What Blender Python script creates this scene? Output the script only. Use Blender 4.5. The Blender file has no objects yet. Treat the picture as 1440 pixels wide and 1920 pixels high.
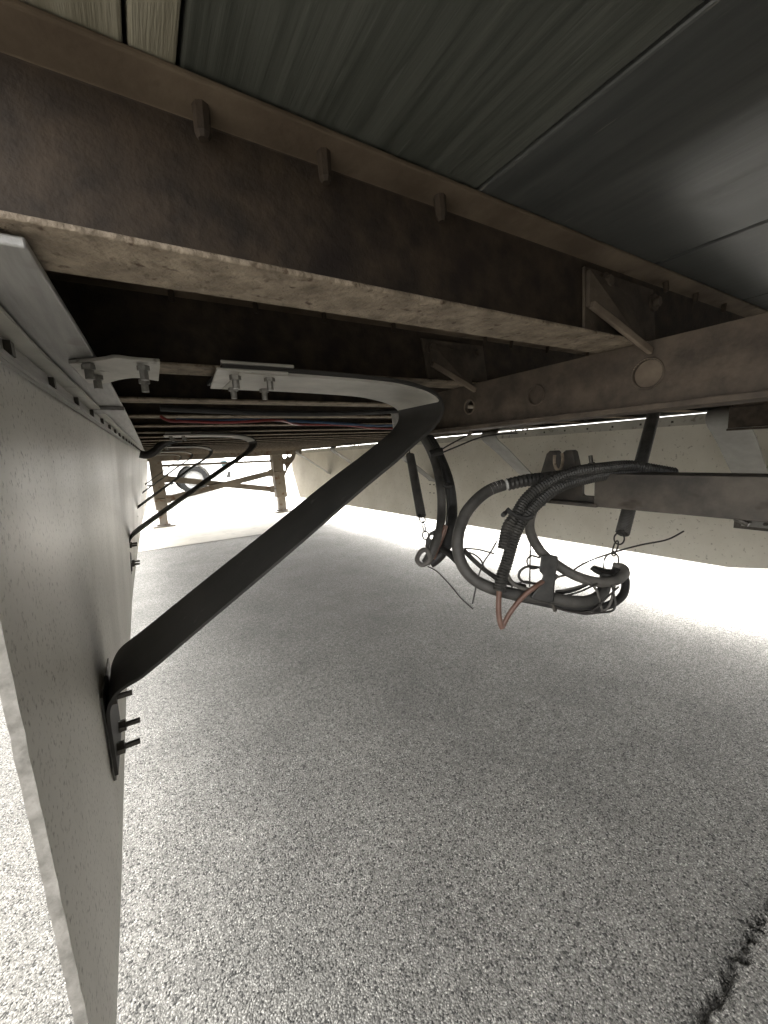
import bpy, bmesh, math, random
from mathutils import Vector, Matrix, noise
random.seed(7)
SC = bpy.context.scene
COL = SC.collection
C = 0.95                                   # eye height above the ground; trailer heights below are C + ...

# ------------------------------------------------------------------ camera
cam = bpy.data.cameras.new('camera')
co = bpy.data.objects.new('camera', cam)
COL.objects.link(co)
R3 = [[0.848153, 0.123748, -0.515095], [-0.52717, 0.10129, -0.843702], [-0.052232, 0.987131, 0.151146]]
m4 = Matrix(R3).to_4x4()
m4.translation = (0, 0, C)
co.matrix_world = m4
cam.sensor_fit = 'HORIZONTAL'
cam.sensor_width = 36
cam.lens = 18.3250
cam.clip_start = 0.01
cam.clip_end = 2000
SC.camera = co
SC.render.resolution_x, SC.render.resolution_y = 768, 1024

# ------------------------------------------------------------------ world, sun, exposure
SUN_EL, SUN_AZ = 26, 18                     # azimuth from +Y (trailer nose) towards +X (right side)
w = bpy.data.worlds.new('World')
SC.world = w
w.use_nodes = True
nt = w.node_tree
nt.nodes.clear()
sky = nt.nodes.new('ShaderNodeTexSky')
sky.sky_type = 'NISHITA'
sky.sun_disc = False
sky.sun_elevation = math.radians(SUN_EL)
sky.sun_rotation = math.radians(SUN_AZ)
sky.air_density = 1.0
sky.dust_density = 4.0
sky.ozone_density = 1.0
hs = nt.nodes.new('ShaderNodeHueSaturation')
hs.inputs['Saturation'].default_value = 0.06   # overcast
bg = nt.nodes.new('ShaderNodeBackground')
bg.inputs['Strength'].default_value = 0.15
wo = nt.nodes.new('ShaderNodeOutputWorld')
nt.links.new(sky.outputs[0], hs.inputs['Color'])
tn = nt.nodes.new('ShaderNodeMix'); tn.data_type = 'RGBA'; tn.blend_type = 'MULTIPLY'; tn.inputs['Factor'].default_value = 1
tn.inputs['B'].default_value = (1.0, .99, .97, 1)      # warm grey cloud
nt.links.new(hs.outputs[0], tn.inputs['A'])
nt.links.new(tn.outputs['Result'], bg.inputs['Color'])
nt.links.new(bg.outputs[0], wo.inputs['Surface'])
sl = bpy.data.lights.new('sun', 'SUN')
sl.energy = 0.6
sl.angle = math.radians(60)
sl.color = (1.0, 0.93, 0.82)
so = bpy.data.objects.new('sun', sl)
COL.objects.link(so)
e, a = math.radians(SUN_EL), math.radians(SUN_AZ)
sd = Vector((math.cos(e) * math.sin(a), math.cos(e) * math.cos(a), math.sin(e)))
so.rotation_euler = sd.to_track_quat('Z', 'Y').to_euler()
so.location = (20, 10, 30)
SC.view_settings.view_transform = 'Standard'
SC.view_settings.look = 'None'
SC.view_settings.gamma = 1
SC.view_settings.use_curve_mapping = False
SC.view_settings.exposure = 3.62
SC.render.engine = 'CYCLES'
SC.cycles.max_bounces = 14
SC.cycles.diffuse_bounces = 9
SC.cycles.glossy_bounces = 4
SC.cycles.use_denoising = True
SC.cycles.sample_clamp_indirect = 6
SC.cycles.caustics_reflective = False
SC.cycles.caustics_refractive = False

# ------------------------------------------------------------------ materials
def mat(name, c1, c2, scale=8, rough=.7, metal=0, stretch=(1, 1, 1), bump=.15, bscale=60, detail=6, c3=None, spot=None,
        spot_scale=30, spot_lo=.62, spot_hi=.68, lo=.35, hi=.65, rough2=None, bdist=.002, spec=.5, spot_stretch=(1, 1, 1)):
    """noise mix of two colours, optional darker spots, fine bump; all on object coordinates"""
    m = bpy.data.materials.new(name)
    m.use_nodes = True
    n, l = m.node_tree.nodes, m.node_tree.links
    p = n['Principled BSDF']
    p.inputs['Roughness'].default_value = rough
    p.inputs['Metallic'].default_value = metal
    p.inputs['Specular IOR Level'].default_value = spec
    tc = n.new('ShaderNodeTexCoord')
    mp = n.new('ShaderNodeMapping')
    mp.inputs['Scale'].default_value = stretch
    l.new(tc.outputs['Object'], mp.inputs[0])
    nz = n.new('ShaderNodeTexNoise')
    nz.inputs['Scale'].default_value = scale
    nz.inputs['Detail'].default_value = detail
    nz.inputs['Roughness'].default_value = .62
    l.new(mp.outputs[0], nz.inputs['Vector'])
    r = n.new('ShaderNodeMapRange')
    r.inputs['From Min'].default_value = lo
    r.inputs['From Max'].default_value = hi
    l.new(nz.outputs[0], r.inputs[0])
    mx = n.new('ShaderNodeMix')
    mx.data_type = 'RGBA'
    mx.inputs['A'].default_value = (*c1, 1)
    mx.inputs['B'].default_value = (*c2, 1)
    l.new(r.outputs[0], mx.inputs['Factor'])
    col = mx.outputs['Result']
    if rough2 is not None:
        rr = n.new('ShaderNodeMapRange')
        rr.inputs['To Min'].default_value = rough
        rr.inputs['To Max'].default_value = rough2
        l.new(r.outputs[0], rr.inputs[0])
        l.new(rr.outputs[0], p.inputs['Roughness'])
    if spot:
        mps = n.new('ShaderNodeMapping')
        mps.inputs['Scale'].default_value = spot_stretch
        l.new(tc.outputs['Object'], mps.inputs[0])
        ns = n.new('ShaderNodeTexNoise')
        ns.inputs['Scale'].default_value = spot_scale
        ns.inputs['Detail'].default_value = 3
        l.new(mps.outputs[0], ns.inputs['Vector'])
        rs = n.new('ShaderNodeMapRange')
        rs.inputs['From Min'].default_value = spot_lo
        rs.inputs['From Max'].default_value = spot_hi
        l.new(ns.outputs[0], rs.inputs[0])
        m2 = n.new('ShaderNodeMix')
        m2.data_type = 'RGBA'
        l.new(col, m2.inputs['A'])
        m2.inputs['B'].default_value = (*spot, 1)
        l.new(rs.outputs[0], m2.inputs['Factor'])
        col = m2.outputs['Result']
    l.new(col, p.inputs['Base Color'])
    nb = n.new('ShaderNodeTexNoise')
    nb.inputs['Scale'].default_value = bscale
    nb.inputs['Detail'].default_value = 5
    l.new(mp.outputs[0], nb.inputs['Vector'])
    bp = n.new('ShaderNodeBump')
    bp.inputs['Strength'].default_value = bump
    bp.inputs['Distance'].default_value = bdist
    l.new(nb.outputs[0], bp.inputs['Height'])
    l.new(bp.outputs[0], p.inputs['Normal'])
    return m

M = {}
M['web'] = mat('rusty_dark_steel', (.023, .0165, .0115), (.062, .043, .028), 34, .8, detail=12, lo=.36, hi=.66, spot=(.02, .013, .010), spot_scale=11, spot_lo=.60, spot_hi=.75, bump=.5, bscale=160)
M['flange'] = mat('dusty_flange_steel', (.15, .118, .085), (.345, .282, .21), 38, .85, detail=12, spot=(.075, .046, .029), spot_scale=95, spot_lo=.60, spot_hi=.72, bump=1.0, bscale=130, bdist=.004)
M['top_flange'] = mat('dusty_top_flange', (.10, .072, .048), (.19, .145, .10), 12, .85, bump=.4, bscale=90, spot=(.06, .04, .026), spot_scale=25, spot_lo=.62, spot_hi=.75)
M['dust_lit_rim'] = mat('dusty_lit_rim', (.13, .10, .075), (.2, .16, .12), 30, .8)  # dusty rims and ribs; also the light painted on the larger caps
M['rail'] = mat('rusty_rail_steel', (.050, .038, .029), (.105, .081, .060), 32, .75, detail=12, lo=.36, hi=.66, spot=(.15, .118, .088), spot_scale=9, spot_lo=.60, spot_hi=.75, bump=.5, bscale=120)
M['beam'] = mat('worn_beam_steel', (.046, .040, .034), (.105, .089, .072), 14, .62, detail=12, lo=.38, hi=.64, spot=(.035, .022, .016), spot_scale=26, spot_lo=.62, spot_hi=.70, bump=.35, bscale=120, spot_stretch=(1, .45, 1))
M['alu'] = mat('dull_aluminium', (.27, .265, .25), (.37, .36, .345), 9, .5, metal=.55, stretch=(14, 1, 14), spot=(.22, .20, .18), spot_scale=16, spot_lo=.66, spot_hi=.76, bump=.15, bscale=90)
M['trim'] = mat('pale_trim', (.42, .405, .36), (.56, .54, .48), 9, .5, bump=.15, spot=(.2, .18, .15), spot_scale=30, spot_lo=.62, spot_hi=.75)
M['plate'] = mat('galvanised_plate', (.40, .385, .35), (.56, .54, .49), 18, .55, metal=.35, bump=.25, bscale=120, spot=(.25, .23, .2), spot_scale=60, spot_lo=.66, spot_hi=.74)
M['bolt'] = mat('dark_bolt_steel', (.05, .045, .04), (.11, .10, .085), 90, .5, metal=.6, bump=.2)
M['zinc'] = mat('dull_zinc_bolt', (.19, .185, .17), (.30, .29, .27), 90, .5, metal=.5, bump=.2)
M['skirt'] = mat('dirty_white_panel', (.53, .51, .465), (.68, .655, .605), 3, .55, stretch=(1, 1, .5), spot=(.19, .17, .145), spot_scale=210, spot_lo=.57, spot_hi=.76, bump=.12, bscale=14, rough2=.42, spot_stretch=(1, 1, .9))
M['skirt_r'] = mat('beige_grimed_panel', (.68, .645, .56), (.80, .77, .69), 3, .6, spot=(.30, .265, .21), spot_scale=60, spot_lo=.63, spot_hi=.76, bump=.12, bscale=14)
M['edge'] = mat('chipped_shaded_edge', (.17, .16, .14), (.32, .30, .27), 60, .8, bump=.8, bscale=90)  # jagged end, coloured darker to stand for weaker light from behind
M['strap'] = mat('grey_composite_strap', (.027, .026, .024), (.048, .045, .041), 10, .6, spot=(.13, .122, .11), spot_scale=26, spot_lo=.68, spot_hi=.80, bump=.1, bscale=60)
M['strap_lit'] = mat('lit_composite_strap', (.20, .195, .185), (.28, .275, .26), 10, .6, bump=.1)  # right-hand braces: light from outside put into a paler strap colour
M['doubler'] = mat('pale_doubler_strip', (.40, .385, .35), (.54, .52, .47), 14, .6, bump=.1, bscale=80)
M['rubber'] = mat('black_rubber', (.014, .013, .012), (.032, .030, .028), 30, .6, bump=.2, bscale=120)
M['hose'] = mat('grey_dusty_hose', (.036, .034, .031), (.085, .079, .071), 20, .62, bump=.2, bscale=120)
M['hose_pale'] = mat('pale_dusty_hose', (.075, .070, .063), (.15, .138, .122), 24, .65, bump=.2, bscale=120)
M['loom'] = mat('black_loom_plastic', (.018, .017, .0155), (.050, .047, .042), 40, .55, bump=.1)
M['red'] = mat('red_rubber_hose', (.115, .058, .040), (.175, .10, .074), 40, .5, bump=.1)
M['redwire'] = mat('red_wire', (.20, .022, .022), (.26, .045, .04), 40, .4, bump=.05)
M['bluewire'] = mat('blue_wire', (.03, .065, .13), (.05, .10, .18), 40, .4, bump=.05)
M['wire'] = mat('dark_wire', (.025, .022, .02), (.05, .045, .04), 60, .5, bump=.05)
M['cotton'] = mat('frayed_tape', (.45, .44, .42), (.62, .61, .59), 90, .9, bump=.5)
M['leg'] = mat('landing_leg_paint', (.14, .122, .10), (.21, .182, .148), 5, .65, spot=(.11, .06, .035), spot_scale=14, spot_lo=.58, spot_hi=.70, bump=.2)
M['wood'] = mat('bare_floor_wood', (.22, .20, .145), (.34, .315, .24), 10, .8, stretch=(9, .5, 9), bump=.4, bscale=60, spot=(.12, .14, .09), spot_scale=9, spot_lo=.58, spot_hi=.7)
M['white_body'] = mat('white_vehicle_paint', (.78, .78, .77), (.82, .82, .81), 2, .3, bump=0.0)
M['tyre'] = mat('tyre_rubber', (.010, .010, .010), (.02, .02, .019), 20, .85, bump=.2)
M['rim'] = mat('painted_rim', (.30, .30, .30), (.40, .40, .39), 6, .4, bump=.05)
M['black_plastic'] = mat('black_plastic_trim', (.02, .02, .02), (.035, .035, .035), 20, .5, bump=.1)
M['paint_line'] = mat('worn_white_line', (.55, .55, .53), (.80, .80, .78), 30, .8, bump=.4, bscale=160, spot=(.25, .25, .24), spot_scale=70, spot_lo=.60, spot_hi=.66)

def board_mat():
    m = mat('dark_floor_coating', (.055, .059, .049), (.105, .109, .093), 7, .42, stretch=(16, .6, 16), bump=.35, bscale=9, rough2=.62, spot=(.11, .115, .10), spot_scale=8,
            spot_lo=.655, spot_hi=.70, spot_stretch=(22, 1.3, 22), bdist=.003)
    return m
M['board'] = board_mat()
M['board2'] = mat('dark_floor_coating_smooth', (.055, .058, .056), (.095, .098, .092), 7, .34, stretch=(10, .6, 10), bump=.18, bscale=8, rough2=.46, spot=(.14, .135, .12), spot_scale=8,
                  spot_lo=.69, spot_hi=.72, spot_stretch=(18, 1.6, 18), bdist=.003)

def glass_mat():
    m = bpy.data.materials.new('tinted_glass')
    m.use_nodes = True
    p = m.node_tree.nodes['Principled BSDF']
    p.inputs['Base Color'].default_value = (.05, .09, .10, 1)
    p.inputs['Roughness'].default_value = .05
    return m
M['glass'] = glass_mat()

def asphalt_mat():
    m = bpy.data.materials.new('chip_asphalt')
    m.use_nodes = True
    n, l = m.node_tree.nodes, m.node_tree.links
    p = n['Principled BSDF']
    p.inputs['Roughness'].default_value = .85
    geo = n.new('ShaderNodeNewGeometry')
    wz = n.new('ShaderNodeTexNoise'); wz.inputs['Scale'].default_value = 60; wz.inputs['Detail'].default_value = 2
    l.new(geo.outputs['Position'], wz.inputs['Vector'])
    add = n.new('ShaderNodeVectorMath'); add.operation = 'MULTIPLY_ADD'
    l.new(wz.outputs['Color'], add.inputs[0]); add.inputs[1].default_value = (.006, .006, .006)
    l.new(geo.outputs['Position'], add.inputs[2])
    v = n.new('ShaderNodeTexVoronoi'); v.inputs['Scale'].default_value = 290
    l.new(add.outputs[0], v.inputs['Vector'])
    v2 = n.new('ShaderNodeTexVoronoi'); v2.inputs['Scale'].default_value = 620
    l.new(add.outputs[0], v2.inputs['Vector'])
    big = n.new('ShaderNodeTexNoise'); big.inputs['Scale'].default_value = 3.0; big.inputs['Detail'].default_value = 10; big.inputs['Roughness'].default_value = .72
    l.new(geo.outputs['Position'], big.inputs['Vector'])
    # stone colour from cell colour
    ramp = n.new('ShaderNodeValToRGB')
    cr = ramp.color_ramp
    cr.elements[0].position = 0.0; cr.elements[0].color = (.10, .095, .085, 1)
    cr.elements[1].position = 1.0; cr.elements[1].color = (.60, .58, .53, 1)
    e1 = cr.elements.new(.16); e1.color = (.29, .28, .255, 1)
    e2 = cr.elements.new(.72); e2.color = (.35, .335, .305, 1)
    sep = n.new('ShaderNodeSeparateColor'); l.new(v.outputs['Color'], sep.inputs[0])
    l.new(sep.outputs[0], ramp.inputs[0])
    # dark binder between stones
    d = n.new('ShaderNodeMapRange'); d.inputs['From Min'].default_value = .30; d.inputs['From Max'].default_value = .62
    l.new(v.outputs['Distance'], d.inputs[0])
    mx = n.new('ShaderNodeMix'); mx.data_type = 'RGBA'; mx.inputs['B'].default_value = (.185, .177, .16, 1)
    l.new(d.outputs[0], mx.inputs['Factor']); l.new(ramp.outputs[0], mx.inputs['A'])
    ramp2 = n.new('ShaderNodeMapRange'); ramp2.inputs['To Min'].default_value = .65; ramp2.inputs['To Max'].default_value = 1.35
    sep2 = n.new('ShaderNodeSeparateColor'); l.new(v2.outputs['Color'], sep2.inputs[0]); l.new(sep2.outputs[1], ramp2.inputs[0])
    mm = n.new('ShaderNodeMix'); mm.data_type = 'RGBA'; mm.blend_type = 'MULTIPLY'; mm.inputs['Factor'].default_value = 1
    l.new(mx.outputs['Result'], mm.inputs['A']); l.new(ramp2.outputs[0], mm.inputs['B'])
    pit = n.new('ShaderNodeMapRange'); pit.inputs['From Min'].default_value = .13; pit.inputs['From Max'].default_value = .17; pit.inputs['To Min'].default_value = .22; pit.inputs['To Max'].default_value = 1.0
    l.new(sep.outputs[2], pit.inputs[0])
    mp_ = n.new('ShaderNodeMix'); mp_.data_type = 'RGBA'; mp_.blend_type = 'MULTIPLY'; mp_.inputs['Factor'].default_value = 1
    l.new(mm.outputs['Result'], mp_.inputs['A']); l.new(pit.outputs[0], mp_.inputs['B'])
    gr = n.new('ShaderNodeTexNoise'); gr.inputs['Scale'].default_value = 55; gr.inputs['Detail'].default_value = 6; gr.inputs['Roughness'].default_value = .7
    l.new(geo.outputs['Position'], gr.inputs['Vector'])
    grr = n.new('ShaderNodeMapRange'); grr.inputs['From Min'].default_value = .32; grr.inputs['From Max'].default_value = .62; grr.inputs['To Min'].default_value = .70; grr.inputs['To Max'].default_value = 1.22
    l.new(gr.outputs[0], grr.inputs[0])
    mg = n.new('ShaderNodeMix'); mg.data_type = 'RGBA'; mg.blend_type = 'MULTIPLY'; mg.inputs['Factor'].default_value = 1
    l.new(mp_.outputs['Result'], mg.inputs['A']); l.new(grr.outputs[0], mg.inputs['B'])
    rb = n.new('ShaderNodeMapRange'); rb.inputs['From Min'].default_value = .3; rb.inputs['From Max'].default_value = .7
    rb.inputs['To Min'].default_value = .74; rb.inputs['To Max'].default_value = 1.26
    l.new(big.outputs[0], rb.inputs[0])
    m3 = n.new('ShaderNodeMix'); m3.data_type = 'RGBA'; m3.blend_type = 'MULTIPLY'; m3.inputs['Factor'].default_value = 1
    l.new(mg.outputs['Result'], m3.inputs['A']); l.new(rb.outputs[0], m3.inputs['B'])
    l.new(m3.outputs['Result'], p.inputs['Base Color'])
    inv = n.new('ShaderNodeMath'); inv.operation = 'SUBTRACT'; inv.inputs[0].default_value = 1
    l.new(v.outputs['Distance'], inv.inputs[1])
    ma = n.new('ShaderNodeMath'); ma.operation = 'MULTIPLY_ADD'; ma.inputs[1].default_value = .7
    l.new(sep.outputs[1], ma.inputs[0]); l.new(inv.outputs[0], ma.inputs[2])
    bp = n.new('ShaderNodeBump'); bp.inputs['Strength'].default_value = .8; bp.inputs['Distance'].default_value = .0035
    l.new(ma.outputs[0], bp.inputs['Height']); l.new(bp.outputs[0], p.inputs['Normal'])
    return m
M['asphalt'] = asphalt_mat()
M['concrete'] = mat('pale_concrete', (.40, .37, .31), (.50, .465, .39), 3, .85, bump=.25, bscale=90, spot=(.30, .28, .24), spot_scale=5, spot_lo=.6, spot_hi=.75)

# ------------------------------------------------------------------ mesh helpers
class MB:
    def __init__(self):
        self.v, self.f, self.mi = [], [], []
    def add(self, vs, fs, mi=0):
        o = len(self.v)
        self.v += [tuple(x) for x in vs]
        self.f += [tuple(i + o for i in q) for q in fs]
        self.mi += [mi] * len(fs)
    def box(self, x0, x1, y0, y1, z0, z1, mi=0):
        vs = [(x, y, z) for z in (z0, z1) for y in (y0, y1) for x in (x0, x1)]
        self.add(vs, [(0, 2, 3, 1), (4, 5, 7, 6), (0, 1, 5, 4), (2, 6, 7, 3), (0, 4, 6, 2), (1, 3, 7, 5)], mi)
    def hexa(self, vs, mi=0):      # 8 corners: bottom loop 4, top loop 4
        self.add(vs, [(3, 2, 1, 0), (4, 5, 6, 7), (0, 1, 5, 4), (1, 2, 6, 5), (2, 3, 7, 6), (3, 0, 4, 7)], mi)
    def tube(self, pts, r, n=12, cap=True, rf=None, mi=0, closed=False):
        pts = [Vector(p) for p in pts]
        k = len(pts)
        T = []
        for i in range(k):
            if closed:
                t = pts[(i + 1) % k] - pts[i - 1]
            else:
                t = pts[min(i + 1, k - 1)] - pts[max(i - 1, 0)]
            T.append(t.normalized() if t.length > 1e-9 else Vector((0, 0, 1)))
        u = T[0].orthogonal().normalized()
        vs, fs = [], []
        for i in range(k):
            u = (u - T[i] * u.dot(T[i]))
            u = u.normalized() if u.length > 1e-6 else T[i].orthogonal().normalized()
            b = T[i].cross(u)
            rr = rf(i) if rf else r
            for j in range(n):
                an = 2 * math.pi * j / n
                vs.append(pts[i] + u * (rr * math.cos(an)) + b * (rr * math.sin(an)))
        for i in range(k if closed else k - 1):
            i2 = (i + 1) % k
            for j in range(n):
                fs.append((i * n + j, i * n + (j + 1) % n, i2 * n + (j + 1) % n, i2 * n + j))
        if cap and not closed:
            fs.append(tuple(reversed(range(n))))
            fs.append(tuple((k - 1) * n + j for j in range(n)))
        self.add(vs, fs, mi)
    def cyl(self, p0, p1, r, n=14, r1=None, mi=0):
        r1 = r if r1 is None else r1
        self.tube([p0, p1], r, n, rf=lambda i: r if i == 0 else r1, mi=mi)
    def strip(self, near, far, th, mi=0):
        """band between two matching polylines, given thickness"""
        k = len(near)
        near = [Vector(p) for p in near]; far = [Vector(p) for p in far]
        vs, fs = [], []
        for i in range(k):
            t = near[min(i + 1, k - 1)] - near[max(i - 1, 0)]
            nn = t.cross(far[i] - near[i]).normalized() * (th / 2)
            vs += [near[i] - nn, near[i] + nn, far[i] + nn, far[i] - nn]
        for i in range(k - 1):
            a, b = i * 4, i * 4 + 4
            for j in range(4):
                fs.append((a + j, a + (j + 1) % 4, b + (j + 1) % 4, b + j))
        fs.append((3, 2, 1, 0)); fs.append(tuple((k - 1) * 4 + j for j in range(4)))
        self.add(vs, fs, mi)
    def prism(self, loop, off, mi=0):
        off = Vector(off); loop = [Vector(p) for p in loop]; k = len(loop)
        vs = loop + [p + off for p in loop]
        fs = [tuple(reversed(range(k))), tuple(range(k, 2 * k))]
        fs += [(i, (i + 1) % k, k + (i + 1) % k, k + i) for i in range(k)]
        self.add(vs, fs, mi)
    def build(self, name, mats, parent=None, smooth=False, bevel=0, angle=40):
        me = bpy.data.meshes.new(name)
        me.from_pydata(self.v, [], self.f)
        if not isinstance(mats, (list, tuple)): mats = [mats]
        for m in mats: me.materials.append(m)
        me.polygons.foreach_set('material_index', self.mi)
        bm = bmesh.new(); bm.from_mesh(me)
        bmesh.ops.recalc_face_normals(bm, faces=bm.faces)
        bm.to_mesh(me); bm.free()
        if smooth:
            me.polygons.foreach_set('use_smooth', [True] * len(me.polygons))
            me.set_sharp_from_angle(angle=math.radians(angle))
        return link(name, me, parent, bevel)

def link(name, me, parent=None, bevel=0):
    o = bpy.data.objects.new(name, me)
    COL.objects.link(o)
    if parent is not None:
        o.parent = parent
        o.matrix_parent_inverse = Matrix.Translation(-(world_loc(parent)))
    if bevel:
        b = o.modifiers.new('bevel', 'BEVEL'); b.width = bevel; b.segments = 2; b.limit_method = 'ANGLE'; b.angle_limit = math.radians(40)
    return o
def world_loc(o):
    v = Vector(o.location)
    if o.parent is not None:
        v = v + o.matrix_parent_inverse.translation + world_loc(o.parent)
    return v
def tag(o, label, cat, group=None):
    o['label'] = label; o['category'] = cat
    if group: o['group'] = group
    return o
def thing(name, label, cat, loc=(0, 0, 0), group=None):
    o = bpy.data.objects.new(name, None); o.empty_display_size = .1
    COL.objects.link(o); o.location = loc
    return tag(o, label, cat, group)
def struct(o):
    o['kind'] = 'structure'; return o
def copy_to(o, parent, delta):
    c = o.copy(); COL.objects.link(c); c.parent = parent
    c.matrix_parent_inverse = o.matrix_parent_inverse.copy()
    return c
def spline(pts, n=8, closed=False):
    P = [Vector(p) for p in pts]; k = len(P); out = []
    rng = range(k) if closed else range(k - 1)
    for i in rng:
        if closed: p0, p1, p2, p3 = P[i - 1], P[i], P[(i + 1) % k], P[(i + 2) % k]
        else: p0, p1, p2, p3 = P[max(i - 1, 0)], P[i], P[i + 1], P[min(i + 2, k - 1)]
        for j in range(n):
            t = j / n
            out.append(.5 * ((2 * p1) + (p2 - p0) * t + (2 * p0 - 5 * p1 + 4 * p2 - p3) * t * t + (3 * p1 - p0 - 3 * p2 + p3) * t ** 3))
    if not closed: out.append(P[-1])
    return out
def resample(pts, step):
    out = [pts[0]]; acc = 0
    for i in range(1, len(pts)):
        a, b = pts[i - 1], pts[i]; L = (b - a).length; s = step - acc
        while s <= L:
            out.append(a + (b - a) * (s / L)); s += step
        acc = (acc + L) % step if L else acc
    return out
def lerp_table(tab, y):
    if y <= tab[0][0]: return tab[0][1]
    for (a, va), (b, vb) in zip(tab, tab[1:]):
        if y <= b: return va + (vb - va) * (y - a) / (b - a)
    return tab[-1][1]
def loop_plate(outer, holes, off, name, mats, parent, bevel=0, smooth=False):
    """flat plate with holes: outer loop + hole loops (3-D, coplanar), extruded by off"""
    bm = bmesh.new(); edges = []
    for lp in [outer] + holes:
        vs = [bm.verts.new(p) for p in lp]
        edges += [bm.edges.new((vs[i], vs[(i + 1) % len(vs)])) for i in range(len(vs))]
    bmesh.ops.triangle_fill(bm, edges=edges, use_beauty=True)
    r = bmesh.ops.extrude_face_region(bm, geom=list(bm.faces))
    bmesh.ops.translate(bm, verts=[g for g in r['geom'] if isinstance(g, bmesh.types.BMVert)], vec=off)
    bmesh.ops.recalc_face_normals(bm, faces=bm.faces)
    me = bpy.data.meshes.new(name); bm.to_mesh(me); bm.free()
    me.materials.append(mats)
    return link(name, me, parent, bevel)
def bolt_mb(p, d, r=.006, head=.005, stud=.014, rs=.0034):
    """hex nut with a stud sticking out along d"""
    m = MB(); p = Vector(p); d = Vector(d).normalized()
    m.tube([p, p + d * head], r, 6)
    m.tube([p + d * head * .9, p + d * (head + stud)], rs, 8)
    return m

# ------------------------------------------------------------------ ground: asphalt with a crack, concrete pad, painted line
def make_ground():
    x0, x1, y0, y1 = .30, 1.60, -.50, .62
    nx, ny = 260, 224
    ctrl = [p[:2] for p in [(1.8389,0.0912,0.0000),(1.4559,0.1375,0.0000),(1.2094,0.1564,-0.0000),(1.0473,0.1719,0.0000),(0.9548,0.1735,-0.0000),(0.8971,0.1803,-0.0000),(0.8322,0.1805,0.0000),(0.8015,0.1835,0.0000),(0.7416,0.1797,0.0000),(0.7062,0.1841,0.0000),(0.6642,0.1783,0.0000),(0.6022,0.1754,0.0000),(0.5095,0.1721,0.0000)]]
    cl = [Vector((x, y, 0)) for x, y in ctrl]
    cl = spline(cl, 6)
    vs, fs = [], []
    for j in range(ny + 1):
        for i in range(nx + 1):
            x = x0 + (x1 - x0) * i / nx; y = y0 + (y1 - y0) * j / ny
            z = 0
            if 0 < i < nx and 0 < j < ny:
                p = Vector((x, y, 0))
                wob = noise.noise((x * 45, y * 45, 0)) * .010 + noise.noise((x * 110, y * 110, 3)) * .007
                dd = min(((p - q).length for q in cl)) if abs(y - .15) < .6 else 9
                wd = .0075 + .006 * noise.noise((x * 12, y * 12, 8))
                dd += wob
                if dd < wd: z = -.030 * (1 - max(dd, 0) / wd) ** .5
                elif dd < wd + .03: z = -.004 * (1 - (dd - wd) / .03) ** 2
            vs.append((x, y, z))
    for j in range(ny):
        for i in range(nx):
            a = j * (nx + 1) + i
            fs.append((a, a + 1, a + nx + 2, a + nx + 1))
    m = MB(); m.add(vs, fs)
    # the rest of the sheet around the fine patch, out to the horizon
    L = 900
    m.add([(-L, -L, 0), (x0, -L, 0), (x1, -L, 0), (L, -L, 0), (-L, y0, 0), (x0, y0, 0), (x1, y0, 0), (L, y0, 0), (-L, y1, 0), (x0, y1, 0), (x1, y1, 0), (L, y1, 0),
           (-L, L, 0), (x0, L, 0), (x1, L, 0), (L, L, 0)],
          [(0, 1, 5, 4), (1, 2, 6, 5), (2, 3, 7, 6), (4, 5, 9, 8), (6, 7, 11, 10), (8, 9, 13, 12), (9, 10, 14, 13), (10, 11, 15, 14)])
    o = struct(m.build('ground', M['asphalt'], smooth=True, angle=80))
make_ground()
m = MB()
m.add([(-6, 5.22, .004), (2.75, 4.93, .004), (9, 4.72, .004), (9, 7.55, .004), (2.1, 7.76, .004), (-6, 8.05, .004)], [(0, 1, 2, 3, 4, 5)])
struct(m.build('concrete_pad', M['concrete']))
m = MB()
m.add([(2.90, -6, .004), (3.06, -6, .004), (3.06, .7, .004), (3.10, 2.4, .004), (3.13, 4.88, .004), (2.97, 4.885, .004), (2.90, 2.4, .004), (2.905, .7, .004)], [(0, 1, 2, 7), (7, 2, 3, 6), (6, 3, 4, 5)])
struct(m.build('parking_line', M['paint_line']))

# ------------------------------------------------------------------ the trailer
TR = thing('semi_trailer', 'white box semi trailer seen from beneath with rusty steel crossmembers and pale side skirts', 'trailer', (1.2, 2.0, 0))
ZF = C + .123            # underside of the crossmembers
ZT = C + .223            # top of the crossmembers = underside of the floor
Y_BACK, Y_FRONT = -7.0, 9.0
XL, XR = -.10, 2.50

# van body above the floor
m = MB()
m.box(XL - .01, XR + .01, Y_BACK, Y_FRONT + .2, ZT + .05, 4.05)
m.build('van_body', M['white_body'], TR, bevel=.02)

# floor boards, each its own
edges = [-.098, -.040, .0215, .047, .284, .602, .907, 1.212, 1.517, 1.822, 2.127, 2.498]
for i, (xa, xb) in enumerate(zip(edges, edges[1:])):
    mm = MB()
    dz = [0.0, .001, .0008, .002, .0005, .0007, .001, .002, .0005, .0015, .001][i]
    g = .0012
    n = 40
    for k in range(1):
        mm.box(xa + (.0045 if i == 5 else g), xb - g, Y_BACK, Y_FRONT, ZT + dz, ZT + .03 + dz)
    mk = M['wood'] if i in (1, 2) else (M['board'] if i < 4 else M['board2'])
    o = mm.build('floor_board', mk, TR, bevel=.002)
    if i in (1, 2): o['label'] = 'bare pale wooden floor strip'

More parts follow.
